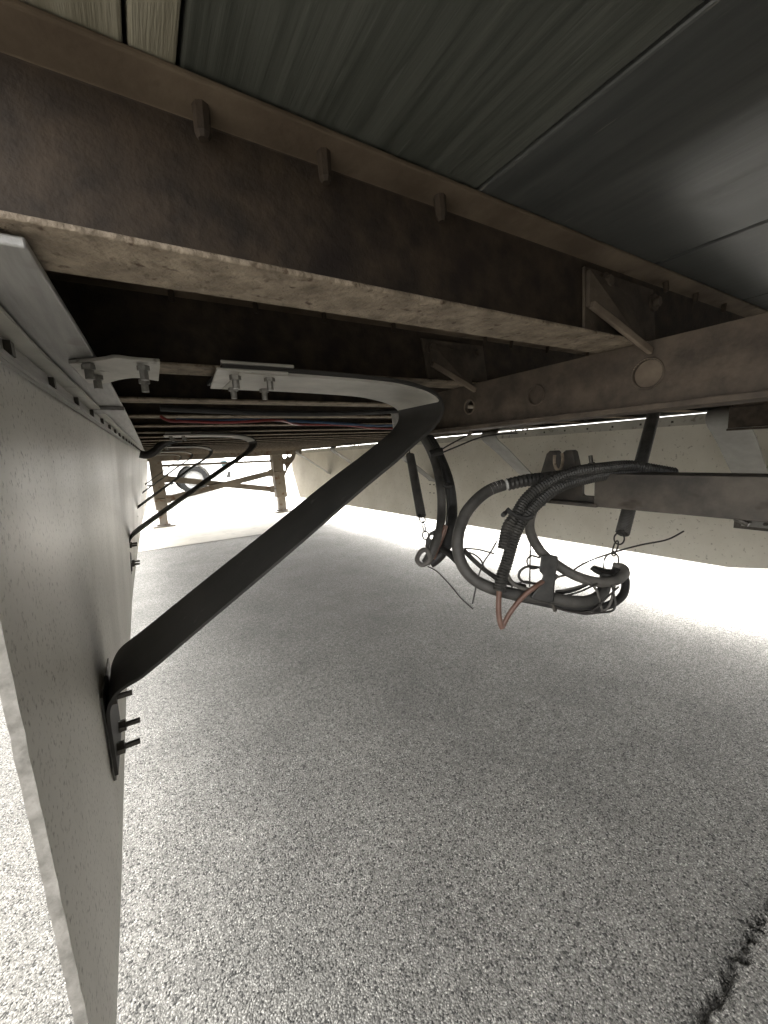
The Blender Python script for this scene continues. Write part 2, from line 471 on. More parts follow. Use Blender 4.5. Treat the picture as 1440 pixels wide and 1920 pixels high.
# crossmembers
YC = [.304 + .305 * k for k in range(-20, 27)]
def cross_mesh():
    mm = MB()
    x0, x1 = XL + .012, XR - .012
    n = 26
    fw, tw, tf = .0295, .0035, .005
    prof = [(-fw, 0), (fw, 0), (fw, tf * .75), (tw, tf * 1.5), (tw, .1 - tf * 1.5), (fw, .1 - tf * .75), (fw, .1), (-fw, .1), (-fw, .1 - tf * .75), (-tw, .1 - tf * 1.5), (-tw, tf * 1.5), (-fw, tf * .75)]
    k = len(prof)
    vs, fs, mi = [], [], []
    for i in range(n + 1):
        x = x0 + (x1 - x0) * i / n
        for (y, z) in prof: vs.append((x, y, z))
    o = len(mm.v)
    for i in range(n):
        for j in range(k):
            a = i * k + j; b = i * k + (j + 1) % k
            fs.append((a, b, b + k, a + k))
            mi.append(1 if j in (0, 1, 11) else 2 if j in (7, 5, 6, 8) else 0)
    fs.append(tuple(range(k))); mi.append(0)
    fs.append(tuple(n * k + j for j in range(k))); mi.append(0)
    mm.v, mm.f, mm.mi = vs, fs, mi
    return mm
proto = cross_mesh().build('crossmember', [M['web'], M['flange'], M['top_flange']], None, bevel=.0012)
me_cross = proto.data
sm = MB(); sm.tube([(0, 0, .002), (0, 0, -.017), (0, 0, -.020)], .004, 8, rf=lambda i: (.0054, .0050, .0030)[i])
screw0 = sm.build('screw', M['web'], None); me_screw = screw0.data
bpy.data.objects.remove(screw0)
def attach(o, parent, loc):
    o.parent = parent
    o.matrix_parent_inverse = Matrix.Translation(-world_loc(parent))
    o.location = loc
crosses = []
for k, y in enumerate(YC):
    c = proto if k == 0 else proto.copy()
    if k: COL.objects.link(c)
    attach(c, TR, (0, y, ZF))
    crosses.append(c)
    if .2 < y < 1.3:
        first = y < .4
        xs = [.061, .145, .254, .664, .763, .874, 1.05, 1.16, 1.3, 1.45] if first else [.06, .17, .27, .40, .62, .70, .82, .98, 1.1, 1.3, 1.5]
        for x in xs:
            s = bpy.data.objects.new('screw', me_screw); COL.objects.link(s)
            attach(s, c, (x + random.uniform(-.004, .004), y - (.014 if first else .016), ZT - .005))
            sc_ = 1.0 if (first and x < .3) else .72; s.scale = (sc_, sc_, sc_)
            s.rotation_euler = (random.uniform(-.12, .12), random.uniform(-.12, .12), 0)
C1 = crosses[20]; C2 = crosses[21]

# left bottom rail (aluminium flange the crossmembers rest on), two pieces
rail_in = [(.285, -.036), (.365, -.031), (.53, -.025), (.94, -.014), (1.69, .004), (2.4, .020), (3.5, .04), (7, .13), (9, .16)]
def rail_piece(ya, yb, z, parent):
    mm = MB(); n = max(2, int((yb - ya) / .25)); near, far = [], []
    for i in range(n + 1):
        y = ya + (yb - ya) * i / n
        xi = lerp_table(rail_in, y)
        near.append((xi, y, z)); far.append((xi - .062, y, z))
    mm.strip(near, far, .006)
    # upright web of the rail, outboard
    n2, f2 = [], []
    for p in far: n2.append((p[0] - .003, p[1], p[2] + .003)); f2.append((p[0] - .003, p[1], p[2] + .16))
    mm.strip(n2, f2, .006)
    o = mm.build('bottom_rail', M['alu'], parent, bevel=.0012)
    return o
rail_piece(.285, .955, ZF - .0052, TR)
rail_piece(.975, 8.9, ZF - .0045, TR)
# splice strip under the joint
mm = MB(); mm.box(-.085, -.012, .93, 1.0, ZF - .016, ZF - .0085); mm.build('splice_plate', M['alu'], TR, bevel=.001)
# right bottom rail
mm = MB(); mm.box(XR - .075, XR - .004, -6, 8.9, ZF - .009, ZF - .002); mm.box(XR - .004, XR + .004, -6, 8.9, ZF - .009, ZF + .15)
mm.build('bottom_rail', M['alu'], TR, bevel=.0012)

# side skirts
def skirt(top, bot, zt, zb, ya, yb, slant_a, slant_b, side, dy=.12, mk='skirt'):
    """panel between top (y->x) and bottom (y->x) tables; slant_* shift the bottom corners along y"""
    mm = MB(); th = .008; ny = int((yb - ya) / dy); nz = 48 if side < 0 else 12
    g = []
    for i in range(ny + 1):
        row = []
        for j in range(nz + 1):
            t = j / nz
            sa, sb = slant_a(t), slant_b(t)
            y = (ya + sa) + ((yb + sb) - (ya + sa)) * i / ny
            if i == 0: y += .0035 * noise.noise((t * 22, side, 1)) + .0035 * noise.noise((t * 60, side, 5))
            z = zt(y) + (zb(y) - zt(y)) * t
            x = lerp_table(top, y) * (1 - t) + lerp_table(bot, y) * t
            x += .0035 * noise.noise((y * 1.3, z * 2.0, side * 9))
            row.append((x, y, z))
        g.append(row)
    k = nz + 1; N = (ny + 1) * k
    vs = [p for r in g for p in r] + [(p[0] + side * th, p[1], p[2]) for r in g for p in r]
    fs = []
    for i in range(ny):
        for j in range(nz):
            a = i * k + j; q = (a, a + 1, a + k + 1, a + k)
            fs.append(q); fs.append(tuple(N + v for v in reversed(q)))
    for j in range(nz):
        fs.append((j, j + 1, N + j + 1, N + j)); a = ny * k + j; fs.append((a, N + a, N + a + 1, a + 1))
    for i in range(ny):
        a = i * k; fs.append((a, a + k, N + a + k, N + a)); a = i * k + nz; fs.append((a, N + a, N + a + k, a + k))
    mm.add(vs, fs)
    mm.mi = [0] * len(fs)
    q0 = ny * nz * 2
    for j in range(nz): mm.mi[q0 + 2 * j] = 1
    return mm.build('side_skirt', [M[mk], M['edge']], TR, smooth=True, angle=50)
LT = [(.3, -.093), (.48, -.092), (.57, -.089), (.73, -.083), (1.0, -.074), (1.6, -.055), (2.5, -.022), (3.5, .012), (5, .06), (7, .115), (8.5, .15)]
LB = [(.3, -.093), (.6, -.093), (1.1, -.097), (1.95, -.099), (2.6, -.090), (3.8, -.068), (5.4, -.02), (7.06, .025), (8.5, .06)]
zlt = lambda y: C + .112
zlb = lambda y: C - .565
SKL = skirt(LT, LB, zlt, zlb, .352, 7.1, lambda t: 0, lambda t: 0, -1)
SKL['label'] = 'dirty white skirt panel on the left with speckled inner face'
# trim strip along its top with square bolts
def strip_along(tab, off, z0, z1, ya, yb, th, step=.1):
    near, far = [], []; n = int((yb - ya) / step)
    for i in range(n + 1):
        y = ya + (yb - ya) * i / n; x = lerp_table(tab, y) + off
        near.append((x, y, z0)); far.append((x, y, z1))
    mm = MB(); mm.strip(near, far, th); return mm
strip_along(LT, .008, C + .090, C + .114, .352, 7.1, .004).build('trim_strip', M['alu'], SKL)
strip_along(LT, .016, C + .1085, C + .1115, .352, 7.1, .020).build('trim_ledge', M['trim'], SKL)
strip_along(LT, .0125, C + .090, C + .0935, .352, 7.1, .004).build('trim_lip', M['alu'], SKL)
bm0 = MB(); bm0.box(-.001, .0045, -.0058, .0058, -.0058, .0058); b0 = bm0.build('bolt', M['bolt'], None, bevel=.001); me_sq = b0.data; bpy.data.objects.remove(b0)
y = .45
while y < 5:
    b = bpy.data.objects.new('bolt', me_sq); COL.objects.link(b)
    attach(b, SKL, (lerp_table(LT, y) + .0105, y, C + .1005)); y += .159
RT = [(-1, 2.49), (9, 2.485)]
RB = [(.5, 2.505), (.73, 2.50), (4, 2.41), (7, 2.33)]
SKR = skirt(RT, RB, lambda y: C + .109, lambda y: C - (.676 + .008 * min(max(y - .7, 0), 4)), .50, 6.9,
            lambda t: -.55 + max(0, (t - .82) / .18) * .78 if True else 0, lambda t: -.25 + max(0, t - .5) * .5 if False else .35 - .9 * max(0, t - .35), 1, .12, 'skirt_r')
SKR['label'] = 'dirty white skirt panel on the right, bright outside below its lower edge'
strip_along(RT, -.008, C + .057, C + .111, -.05, 7.2, .004).build('trim_strip', M['trim'], SKR)
me_sqr = me_sq
y = .06
while y < 7:
    b = bpy.data.objects.new('bolt', me_sq); COL.objects.link(b)
    attach(b, SKR, (2.4795, y, C + .080)); y += .159
# panel joint covers on the right skirt
# skirt braces
def brace(parent, ytop0, wtop, ytail0, wtail, mir=None, bolts=True, xb=.445, plate=True, tailz=(-.31, -.45), twist=1.0, label=None):
    """strap bolted under a crossmember, bent back to the skirt; mir mirrors it about x=mir"""
    mx = (lambda x: x) if mir is None else (lambda x: 2 * mir - x)
    xt = -.089
    cv = [(.10, .1135), (.16, .1135), (.22, .113), (.29, .1115), (.35, .109), (.39, .1035), (.42, .096), (xb - .006, .085), (xb, .071), (xb - .003, .058), (xb - .014, .044), (xb - .04, .024),
          (.30, -.040), (.18, -.122), (.06, -.203), (-.02, -.258), (-.048, -.279), (-.066, -.296), (-.078, -.318), (-.083, -.34), (-.0845, tailz[1] + .06), (-.0855, tailz[1])]
    n = len(cv); near, far = [], []
    fine = spline([(x, 0, z) for x, z in cv], 5)
    k = len(fine)
    # arc length blend for the skew
    L = [0]
    for i in range(1, k): L.append(L[-1] + (fine[i] - fine[i - 1]).length)
    for i, p in enumerate(fine):
        s = L[i] / L[-1]
        t = min(1, max(0, (s - .42) / .45))
        y0 = ytop0 + (ytail0 - ytop0) * t; ww = wtop + (wtail - wtop) * t
        u = min(1, max(0, (s - .40) / .405))
        q = 1.0 if s < .83 else max(0, 1 - (s - .83) / .12)
        dn, df = -.036 * u ** .8 * q * twist, -.016 * u * q * twist
        near.append((mx(p.x), y0, C + p.z + dn)); far.append((mx(p.x), y0 + ww, C + p.z + df))
    mm = MB(); mm.strip(near, far, .0045)
    o = mm.build('skirt_brace', M['strap'] if mir is None else M['strap_lit'], parent, smooth=True, angle=40)
    if label: o['label'] = label
    yc = ytop0
    if plate:
        idx = [i for i, p in enumerate(fine) if p.x > .11 and i < 46 and L[i] < .345]
        dm = MB(); dm.strip([near[i] and (near[i][0], near[i][1] + .004, near[i][2] - .0052) for i in idx], [(far[i][0], far[i][1] - .004 , far[i][2] - .0052) for i in idx], .004)
        dm.build('doubler_strip', M['doubler'], o, smooth=True)
    if plate:
        pm = MB(); pm.prism([(mx(.098), yc + .0, C + .1165), (mx(.190), yc + .0, C + .1165), (mx(.205), yc + wtop, C + .1165), (mx(.120), yc + wtop, C + .1165)], (0, 0, .004))
        pm.build('clamp_plate', M['plate'], o, bevel=.001)
        pm = MB(); pm.prism([(mx(.092), yc - .004, C + .1105), (mx(.180), yc - .004, C + .1105), (mx(.205), yc + wtop + .002, C + .1105), (mx(.104), yc + wtop + .002, C + .1105)], (0, 0, -.003))
        pm.build('clamp_plate', M['plate'], o, bevel=.001)
    if bolts:
        for (bx, by) in ((.118, .022), (.162, .022), (.132, wtop - .022), (.178, wtop - .022)):
            bolt_mb((mx(bx), yc + by, C + .1075), (0, 0, -1), .0072, .006, .011, .0045).build('bolt', M['zinc'], o)
    # tail backing plate and its bolts
    sx = 1 if mir is None else -1
    pm = MB(); xa, xc = sorted((mx(-.0875), mx(-.0915))); pm.box(xa, xc, ytail0 + .01, ytail0 + wtail + .03, C + tailz[1] - .015, C + tailz[0] - .02)
    pm.build('tail_plate', M['zinc'] if mir is None else M['bolt'], o, bevel=.001)
    for (bz, by) in ((.022, .03), (.022, wtail - .03), (.105, .03), (.105, wtail - .03)):
        bolt_mb((mx(-.083), ytail0 + by, C + tailz[1] + bz), (sx, 0, 0), .0098, .010, .020, .0045).build('bolt', M['bolt'], o)
    return o
B1 = brace(TR, .520, .130, .655, .120, label='nearest skirt brace strap, broad dark band crossing the picture')
for k, (yy, dyt) in enumerate([(1.765, .20), (2.985, .12), (4.205, .05), (5.425, .0)]):
    brace(TR, yy, .13, yy + dyt, .12, twist=.25)
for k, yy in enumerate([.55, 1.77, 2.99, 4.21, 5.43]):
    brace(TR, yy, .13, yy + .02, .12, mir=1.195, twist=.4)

# joggled clip between the left rail and the second crossmember
cl_n = [(-0.0506,0.5411,1.0620),(-0.0202,0.5161,1.0620),(-0.0080,0.5024,1.0620),(0.0082,0.5063,1.0620),(0.0330,0.5080,1.0620)]
cl_f = [(-0.0420,0.6236,1.0560),(-0.0224,0.6184,1.0560),(-0.0091,0.5930,1.0560),(0.0094,0.5740,1.0560),(0.0336,0.5884,1.0560)]
mm = MB(); mm.strip(spline(cl_n, 4), spline(cl_f, 4), .004)
CLIP = mm.build('rail_clip', M['plate'], TR, smooth=True, bevel=.0008)
for p in ((-0.0334,0.5319,1.0580), (-0.0299,0.5787,1.0560), (0.0164,0.5163,1.0570), (0.0179,0.5927,1.0560)):
    bolt_mb(p, (0, 0, -1), .0065, .005, .010, .0042).build('bolt', M['zinc'], CLIP)

# frame rail (slider rail) on the left of centre, holes pressed in its web
def circ(y, z, r, x, n=24): return [(x, y + r * math.cos(2 * math.pi * i / n), z + r * math.sin(2 * math.pi * i / n)) for i in range(n)]
def frame_rail(x, y_front, z0, z1, holes):
    o = loop_plate([(x, -5.5, C + z0), (x, y_front, C + z0), (x, y_front, C + z1), (x, -5.5, C + z1)], [circ(y, C + z, r, x) for y, z, r, *_ in holes], (.007, 0, 0), 'frame_rail', M['rail'], TR)
    mm = MB()
    mm.box(x - .014, x + .055, -5.5, y_front, C + z0 - .009, C + z0 - .001); mm.build('rail_flange', M['rail'], o, bevel=.0015)
    mm = MB(); mm.box(x + .008, x + .05, -5.5, y_front, C + z1 - .009, C + z1 - .001); mm.build('rail_flange', M['rail'], o, bevel=.0015)
    for (y, z, r, kind) in holes:
        if kind == 'cap':
            cm = MB(); cm.cyl((x + .0035, y, C + z), (x + .006, y, C + z), r + .001, 24); cm.build('hole_cap', M['dust_lit_rim'] if r > .017 else M['rail'], o)  # larger caps: worn pale disc, its lit face also put into the colour
        rm = MB(); pts = circ(y, C + z, r + .0012, x - .0006, 28); rm.tube(pts, .0016, 6, closed=True); rm.build('hole_rim', M['dust_lit_rim'] if kind != 'cap' else M['rail'], o, smooth=True)
        if kind == 'cap' and r > .017:  # pale upper arc: light catching the rim, painted in
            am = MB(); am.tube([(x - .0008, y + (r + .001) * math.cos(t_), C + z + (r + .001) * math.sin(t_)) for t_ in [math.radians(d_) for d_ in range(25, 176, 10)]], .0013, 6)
            am.build('hole_glint', M['flange'], o, smooth=True)
    return o
RL = frame_rail(.57, .745, .044, .122, [(.587, .080, .0125, 'open'), (.432, .080, .0145, 'cap'), (.264, .082, .0175, 'cap'), (.09, .082, .0175, 'cap'), (-.1, .082, .0175, 'open')])
RL['label'] = 'rusty rail with round pressed holes just right of the broad brace'
RR = frame_rail(1.81, .565, .020, .092, [(.43, .056, .02, 'cap'), (.2, .056, .02, 'cap')])
# filler between right rail and crossmembers
mm = MB(); mm.box(1.815, 1.86, -5.5, .56, C + .094, C + .121); mm.build('rail_spacer', M['rail'], TR)

# gussets bolted to the crossmember webs above the frame rail
def gusset(cross, y, pts, fold, bolts):
    yy = y - .006
    mm = MB(); mm.prism([(x, yy, C + z) for x, z in pts], (0, -.004, 0))
    o = mm.build('gusset_plate', M['rail'], cross, bevel=.0012)
    (xa, za), (xb_, zb_) = fold
    A, B_, C_, D_ = Vector((xa, yy - .004, C + za + .04)), Vector((xa, yy - .004, C + za)), Vector((xb_, y - .037, C + zb_)), Vector((xb_ + .004, y - .012, C + zb_ + .075))
    f = MB(); off = Vector((0, -.005, 0)); f.hexa([B_, C_, C_ + off, B_ + off, A, D_, D_ + off, A + off]); f.build('gusset_web', M['rail'], o, bevel=.001)
    f = MB(); up = Vector((.002, 0, .004)); o1 = Vector((0, -.011, 0)); o2 = Vector((0, -.0052, 0))
    f.hexa([B_ + o1 - up, C_ + o1 - up, C_ + o2 - up, B_ + o2 - up, B_ + o1 + up, C_ + o1 + up, C_ + o2 + up, B_ + o2 + up]); f.build('gusset_rib', M['dust_lit_rim'], o, bevel=.001)
    for (x, z) in bolts:
        b = MB(); b.cyl((x, yy - .003, C + z), (x, yy - .007, C + z), .0115, 18); b.tube([(x, yy - .006, C + z), (x, yy - .013, C + z)], .0068, 6)
        b.build('bolt', M['rail'], o)
    return o
gusset(C1, .304, [(.475, .205), (.640, .205), (.655, .133), (.478, .133)], ((.478, .160), (.564, .108)), [(.517, .193), (.640, .187)])
gusset(C2, .609, [(.465, .203), (.622, .203), (.635, .133), (.478, .133)], ((.482, .156), (.564, .108)), [(.487, .187), (.606, .187)])
gusset(crosses[20], .304, [(1.66, .205), (1.80, .205), (1.80, .133), (1.66, .133)], ((1.70, .160), (1.79, .110)), [(1.70, .193), (1.78, .187)])

# ------------------------------------------------------------------ landing gear (part of the trailer)
YL = 6.85
def leg(x, w, lean, dx):
    mm = MB()
    h = .17 / 2; wx = w / 2; top = ZF - .005; zs = .26
    mm.hexa([(x + lean - wx, YL - h, zs), (x + lean + wx, YL - h, zs), (x + lean + wx, YL + h, zs), (x + lean - wx, YL + h, zs),
             (x - wx, YL - h, top), (x + wx, YL - h, top), (x + wx, YL + h, top), (x - wx, YL + h, top)])
    o = mm.build('landing_leg', M['leg'], TR, bevel=.012)
    i = MB(); i.box(x + lean - wx * .68, x + lean + wx * .68, YL - h * .7, YL + h * .7, .03, .30); i.build('inner_leg', M['leg'], o, bevel=.006)
    f = MB(); f.box(x + lean - .15, x + lean + .15, YL - .14, YL + .14, .006, .022); f.box(x + lean - .09, x + lean + .09, YL - .08, YL + .08, .022, .045)
    f.build('foot_plate', M['leg'], o, bevel=.004)
    return o
l1 = leg(.205, .165, .0, 0)
l2 = leg(2.03, .185, .03, 0)
# mounting wing with oval holes beside the right leg
def oval(y, z, a, b, x0, n=18): return [(x0 + a * math.cos(2 * math.pi * i / n), y, z + b * math.sin(2 * math.pi * i / n)) for i in range(n)]
yw = YL - .02
loop_plate([(2.11, yw, ZF - .004), (2.42, yw, ZF - .004), (2.36, yw, C - .03), (2.22, yw, C - .20), (2.11, yw, C - .40)],
           [oval(yw, C + .035, .036, .055, 2.185), oval(yw, C + .055, .030, .05, 2.275), oval(yw, C + .08, .02, .03, 2.35), oval(yw, C - .175, .022, .06, 2.16)], (0, .01, 0), 'leg_wing', M['leg'], l2)
for (a, b_) in (((0.3386,6.8000,0.7193), (1.8800,6.8000,0.4198)), ((0.3222,6.7600,0.4215), (1.8770,6.7600,0.6978))):
    mm = MB(); av, bv = Vector(a), Vector(b_); d = (bv - av)
    mm.strip([av + Vector((0, 0, -.045)), bv + Vector((0, 0, -.045))], [av + Vector((0, 0, .045)), bv + Vector((0, 0, .045))], .02)
    o = mm.build('cross_brace', M['leg'], TR, bevel=.003)
    for p, s in ((av, -1), (bv, 1)):
        e_ = MB(); q = p + d.normalized() * s * .02
        e_.box(q.x - .035, q.x + .035, q.y - .025, q.y + .025, q.z - .058, q.z + .058); e_.build('brace_lug', M['leg'], o, bevel=.006)
        tab = MB(); tab.cyl(q, (q.x + s * .16, q.y, q.z + .01), .012, 8); tab.build('brace_pin', M['leg'], o)
mm = MB(); mm.cyl((0.2024,6.8500,0.9216), (2.0151,6.8500,0.9000), .018, 10); mm.build('crank_shaft', M['leg'], TR, smooth=True)
# landing gear cross frame under the floor
mm = MB(); mm.box(.1, 2.4, 6.55, 6.63, C + .045, ZF - .003); mm.box(.1, 2.4, 7.05, 7.13, C + .045, ZF - .003); mm.build('landing_gear_frame', M['leg'], TR, bevel=.004)
mm = MB(); mm.box(.2, 2.2, 7.6, 8.95, C + .05, ZF - .003); mm.build('coupler_plate', M['rail'], TR, bevel=.006)

# ------------------------------------------------------------------ wiring tucked between crossmembers
m = MB(); m.tube(spline([(0.0539,1.0600,1.0597),(0.0722,1.0600,1.0488),(0.1025,1.0600,1.0474),(0.2049,1.0600,1.0444),(0.3278,1.0600,1.0493),(0.4373,1.2000,1.0492),(0.6090,1.2500,1.0502),(0.7661,1.3000,1.0412),(0.9066,1.3200,1.0388)], 8), .0035, 8)
tag(m.build('red_wire', M['redwire'], smooth=True), 'red wire running across between the crossmembers above the broad brace', 'wire')
m = MB(); m.tube(spline([(0.0908,1.1200,1.0569),(0.1773,1.1200,1.0540),(0.2727,1.1200,1.0566),(0.3772,1.1200,1.0533),(0.4754,1.1200,1.0483),(0.5643,1.1200,1.0429),(0.6606,1.1200,1.0371),(0.7699,1.1200,1.0378)], 8), .004, 8)
tag(m.build('blue_wire', M['bluewire'], smooth=True), 'dark blue wire running beside the red one between crossmembers', 'wire')
m = MB(); m.tube(spline([(0.0455,0.8600,1.0537),(0.0904,0.8600,1.0513),(0.1686,0.8600,1.0489),(0.2673,0.8600,1.0453),(0.4211,0.8600,1.0462),(0.5899,0.8600,1.0540)], 8), .006, 8)
tag(m.build('black_cable', M['rubber'], smooth=True), 'black cable across the gap behind the second crossmember', 'cable')
m = MB(); m.tube([Vector((0.6367,0.9500,1.0618)), Vector((0.6393,0.9500,1.0425)), Vector((0.6417,0.9500,1.0201)), Vector((0.6442,0.9500,0.9990))], .014, 14)
m.tube([Vector((0.6371,0.9500,1.0677)), Vector((0.6365,0.9500,1.0573))], .018, 14)
tag(m.build('cable_conduit', M['alu'], smooth=True), 'short silver conduit stub at the end of the red wire behind the brace bend', 'conduit')
# hose bend at the far left end of the rails
m = MB(); m.tube(spline([(0.0078,2.6000,1.0119),(0.0403,2.6000,1.0044),(0.0818,2.6000,1.0235),(0.1119,2.6000,1.0523),(0.1639,2.6000,1.0809),(0.2259,2.6000,1.0914)], 6), .022, 10)
tag(m.build('black_conduit', M['rubber'], smooth=True), 'black conduit bend at the far end of the left skirt rail', 'conduit')

# ------------------------------------------------------------------ slide frame: beam end below the right rail, wheels behind
SL = thing('slide_frame', 'rusty brown slider beam ending in a forked hook, right of centre', 'axle slider', (.83, -1.2, 0))
BX = .80
zt, zb = C - .067, C - .1365
m = MB()
m.box(BX, BX + .006, -2.0, .463, zb, zt)
m.box(BX + .0065, BX + .075, -2.0, .463, zt - .007, zt - .0005)
m.box(BX + .0065, BX + .075, -2.0, .463, zb + .0005, zb + .007)
m.build('beam', M['beam'], SL, bevel=.0015)
ye = .463
def rrect(y0, y1, z0, z1, r, x):
    out = []
    for cy, cz, a0 in ((y1 - r, z1 - r, 0), (y0 + r, z1 - r, 90), (y0 + r, z0 + r, 180), (y1 - r, z0 + r, 270)):
        for k in range(5):
            an = math.radians(a0 + k * 22.5); out.append((x, cy + r * math.cos(an), cz + r * math.sin(an)))
    return out
loop_plate([(BX + .012, ye - .03, zb + .008), (BX + .012, .605, zb + .008), (BX + .012, .595, zt - .006), (BX + .012, ye - .03, zt - .008)],
           [rrect(.468, .497, zb + .020, zt - .016, .006, BX + .012)], (.010, 0, 0), 'end_bracket', M['beam'], SL, bevel=.001)
m = MB(); m.box(BX - .004, BX + .07, .455, .607, zb - .001, zb + .0065); m.build('bracket_foot', M['beam'], SL, bevel=.0015)
# forked hook on top: two horns with a slot between
def horn(y0, y1, yt0, yt1):
    mm = MB(); z0, z1 = zt - .006, zt + .050
    loop = [(BX + .006, y0, z0), (BX + .006, y1, z0), (BX + .006, yt1, z1 - .006), (BX + .006, (yt1 * .7 + yt0 * .3), z1), (BX + .006, (yt0 * .8 + yt1 * .2), z1), (BX + .006, yt0, z1 - .003)]
    mm.prism(loop, (.022, 0, 0)); return mm
horn(.5545, .600, .557, .583).build('fork_horn', M['beam'], SL, bevel=.003)
horn(.503, .5445, .517, .543).build('fork_horn', M['beam'], SL, bevel=.003)
m = MB(); m.tube([(BX + .004, .5495 + .0105 * math.sin(t_), zt + .030 - .024 * math.cos(t_)) for t_ in [math.radians(d_) for d_ in range(-125, 126, 20)]], .0035, 8)
m.build('fork_throat', M['flange'], SL, smooth=True)
m = MB(); p = Vector((0.8150,0.4778,0.8953)); q = Vector((0.8150,0.4820,0.9201)); m.cyl(p, p + (q - p) * .4, .007, 6); m.cyl(p + (q - p) * .35, q, .0042, 8); m.build('stud_bolt', M['bolt'], SL)
m = MB(); p = Vector((0.8100,0.2344,0.8139)); q = Vector((0.8100,0.2167,0.8056)); m.cyl(p, q, .004, 8); m.build('stud_bolt', M['bolt'], SL)
m = MB(); m.box(.60, 1.80, -.30, -.22, C - .20, C - .02); m.box(.60, .68, -4.2, -.22, C - .16, C + .03); m.box(1.72, 1.80, -4.2, -.22, C - .16, C + .012); m.box(.60, 1.80, -4.2, -4.1, C - .20, C - .02)
m.build('bogie_frame', M['beam'], SL, bevel=.004)
for xw in (.0, 1.80):
    m = MB(); m.box(xw, xw + .62, -3.02, -3.005, .25, C + .1); m.build('unseen_mud_flap', M['rubber'], SL)  # out of view, added to cut light from behind
for ya in (-1.02, -2.27):  # unseen wheels, moved up close to block light from rear left
    m = MB(); m.cyl((.1, ya, .52), (2.3, ya, .52), .065, 16); m.build('axle', M['beam'], SL, smooth=True)
    for xw in (.03, .34, 1.80, 2.11):
        m = MB(); N = 36
        prof = [(.0, .30), (.02, .44), (.05, .505), (.12, .52), (.20, .52), (.25, .505), (.28, .44), (.30, .30)]
        vs = []; fs = []
        for i in range(N):
            an = 2 * math.pi * i / N
            for (px_, r_) in prof: vs.append((xw + px_, ya + r_ * math.cos(an), .52 + r_ * math.sin(an)))
        k = len(prof)
        for i in range(N):
            for j in range(k - 1):
                a = i * k + j; b = ((i + 1) % N) * k + j; fs.append((a, a + 1, b + 1, b))
        m.add(vs, fs); wo_ = m.build('tyre', M['tyre'], SL, smooth=True)
        m = MB(); m.cyl((xw + .06, ya, .52), (xw + .24, ya, .52), .302, 28); m.build('rim', M['rim'], wo_, smooth=True)

# ------------------------------------------------------------------ hoses, looms, springs and wires
GH = 'hoses hanging from the slider beam'
def hose(name, pts, r, mk, label, cat, n=9, seg=12, group=None, ribs=None, rf=None):
    mm = MB(); P = spline(pts, n)
    if ribs:
        P = resample(P, ribs / 2)
        mm.tube(P, r, seg, rf=lambda i: r * (1.0 if i % 2 else .86))
    else:
        mm.tube(P, r, seg, rf=rf)
    return tag(mm.build(name, M[mk], smooth=not ribs, angle=70), label, cat, group)
# corrugated looms over the beam end
hose('corrugated_loom', [(0.9263,0.3694,0.8756),(0.8902,0.3931,0.8854),(0.8495,0.4198,0.8955),(0.7926,0.4425,0.8948),(0.7412,0.4615,0.8917),(0.6990,0.4796,0.8817),(0.6609,0.4938,0.8644),(0.6356,0.5052,0.8419),(0.6128,0.5084,0.8147),(0.5955,0.5146,0.7908),(0.5833,0.5148,0.7500)], .0125, 'loom',
     'black corrugated loom arching over the beam end, left one of the pair below the fork', 'cable loom', ribs=.0055)
hose('corrugated_loom', [(0.9233,0.3823,0.8712),(0.8775,0.4123,0.8828),(0.8105,0.4412,0.8816),(0.7485,0.4600,0.8751),(0.7014,0.4751,0.8647),(0.6676,0.4865,0.8462),(0.6348,0.4958,0.8195),(0.6124,0.5016,0.7954),(0.5948,0.5037,0.7607),(0.5815,0.5055,0.7254),(0.5702,0.5076,0.6983),(0.5633,0.5071,0.6719)], .0125, 'loom',
     'black corrugated loom hanging below the fork with the red hose at its tip', 'cable loom', ribs=.0055)
hose('corrugated_loom', [(0.8166,0.5084,0.8810),(0.7811,0.5294,0.8774),(0.7419,0.5412,0.8755),(0.6986,0.5555,0.8739),(0.6635,0.5757,0.8670)], .0140, 'loom', 'short black corrugated sleeve left of the fork with torn white end', 'cable loom', ribs=.009)
hose('frayed_tape', [(0.6646,0.5752,0.8680),(0.6555,0.5804,0.8663),(0.6455,0.5862,0.8646),(0.6351,0.5917,0.8596),(0.6268,0.5960,0.8555)], .0118, 'cotton', 'torn white tape at the end of the short sleeve', 'tape', rf=lambda i: .0105 + .0025 * math.sin(i * 2.1) * math.cos(i * 5.3))
# big grey hose: loop to the left and down through the clamp
hose('air_hose', [(0.6586,0.5787,0.8673),(0.6309,0.5939,0.8576),(0.6004,0.6031,0.8382),(0.5728,0.6090,0.8100),(0.5497,0.6047,0.7737),(0.5403,0.5988,0.7420),(0.5420,0.5858,0.7078),(0.5557,0.5666,0.6809),(0.5824,0.5411,0.6623),(0.6271,0.5110,0.6465),(0.6728,0.4818,0.6393),(0.7089,0.4580,0.6295),(0.7504,0.4432,0.6224),(0.7945,0.4405,0.6251),(0.8252,0.4479,0.6385),(0.8395,0.4540,0.6555)],
     .0126, 'hose', 'thick grey hose in a wide loop left of the corrugated looms', 'hose', group=GH)
hose('air_hose', [(0.7594,0.5404,0.8647),(0.7332,0.5504,0.8313),(0.7169,0.5543,0.7973),(0.7103,0.5532,0.7685),(0.7072,0.5382,0.7403),(0.7129,0.5182,0.7146),(0.7214,0.4982,0.6983),(0.7385,0.4724,0.6786),(0.7653,0.4533,0.6636),(0.7980,0.4377,0.6545),(0.8323,0.4285,0.6540),(0.8636,0.4283,0.6603),(0.8785,0.4384,0.6682),(0.8760,0.4579,0.6691)],
     .0105, 'hose_pale', 'pale grey hose dropping behind the looms and curling through the wire saddle', 'hose', group=GH)
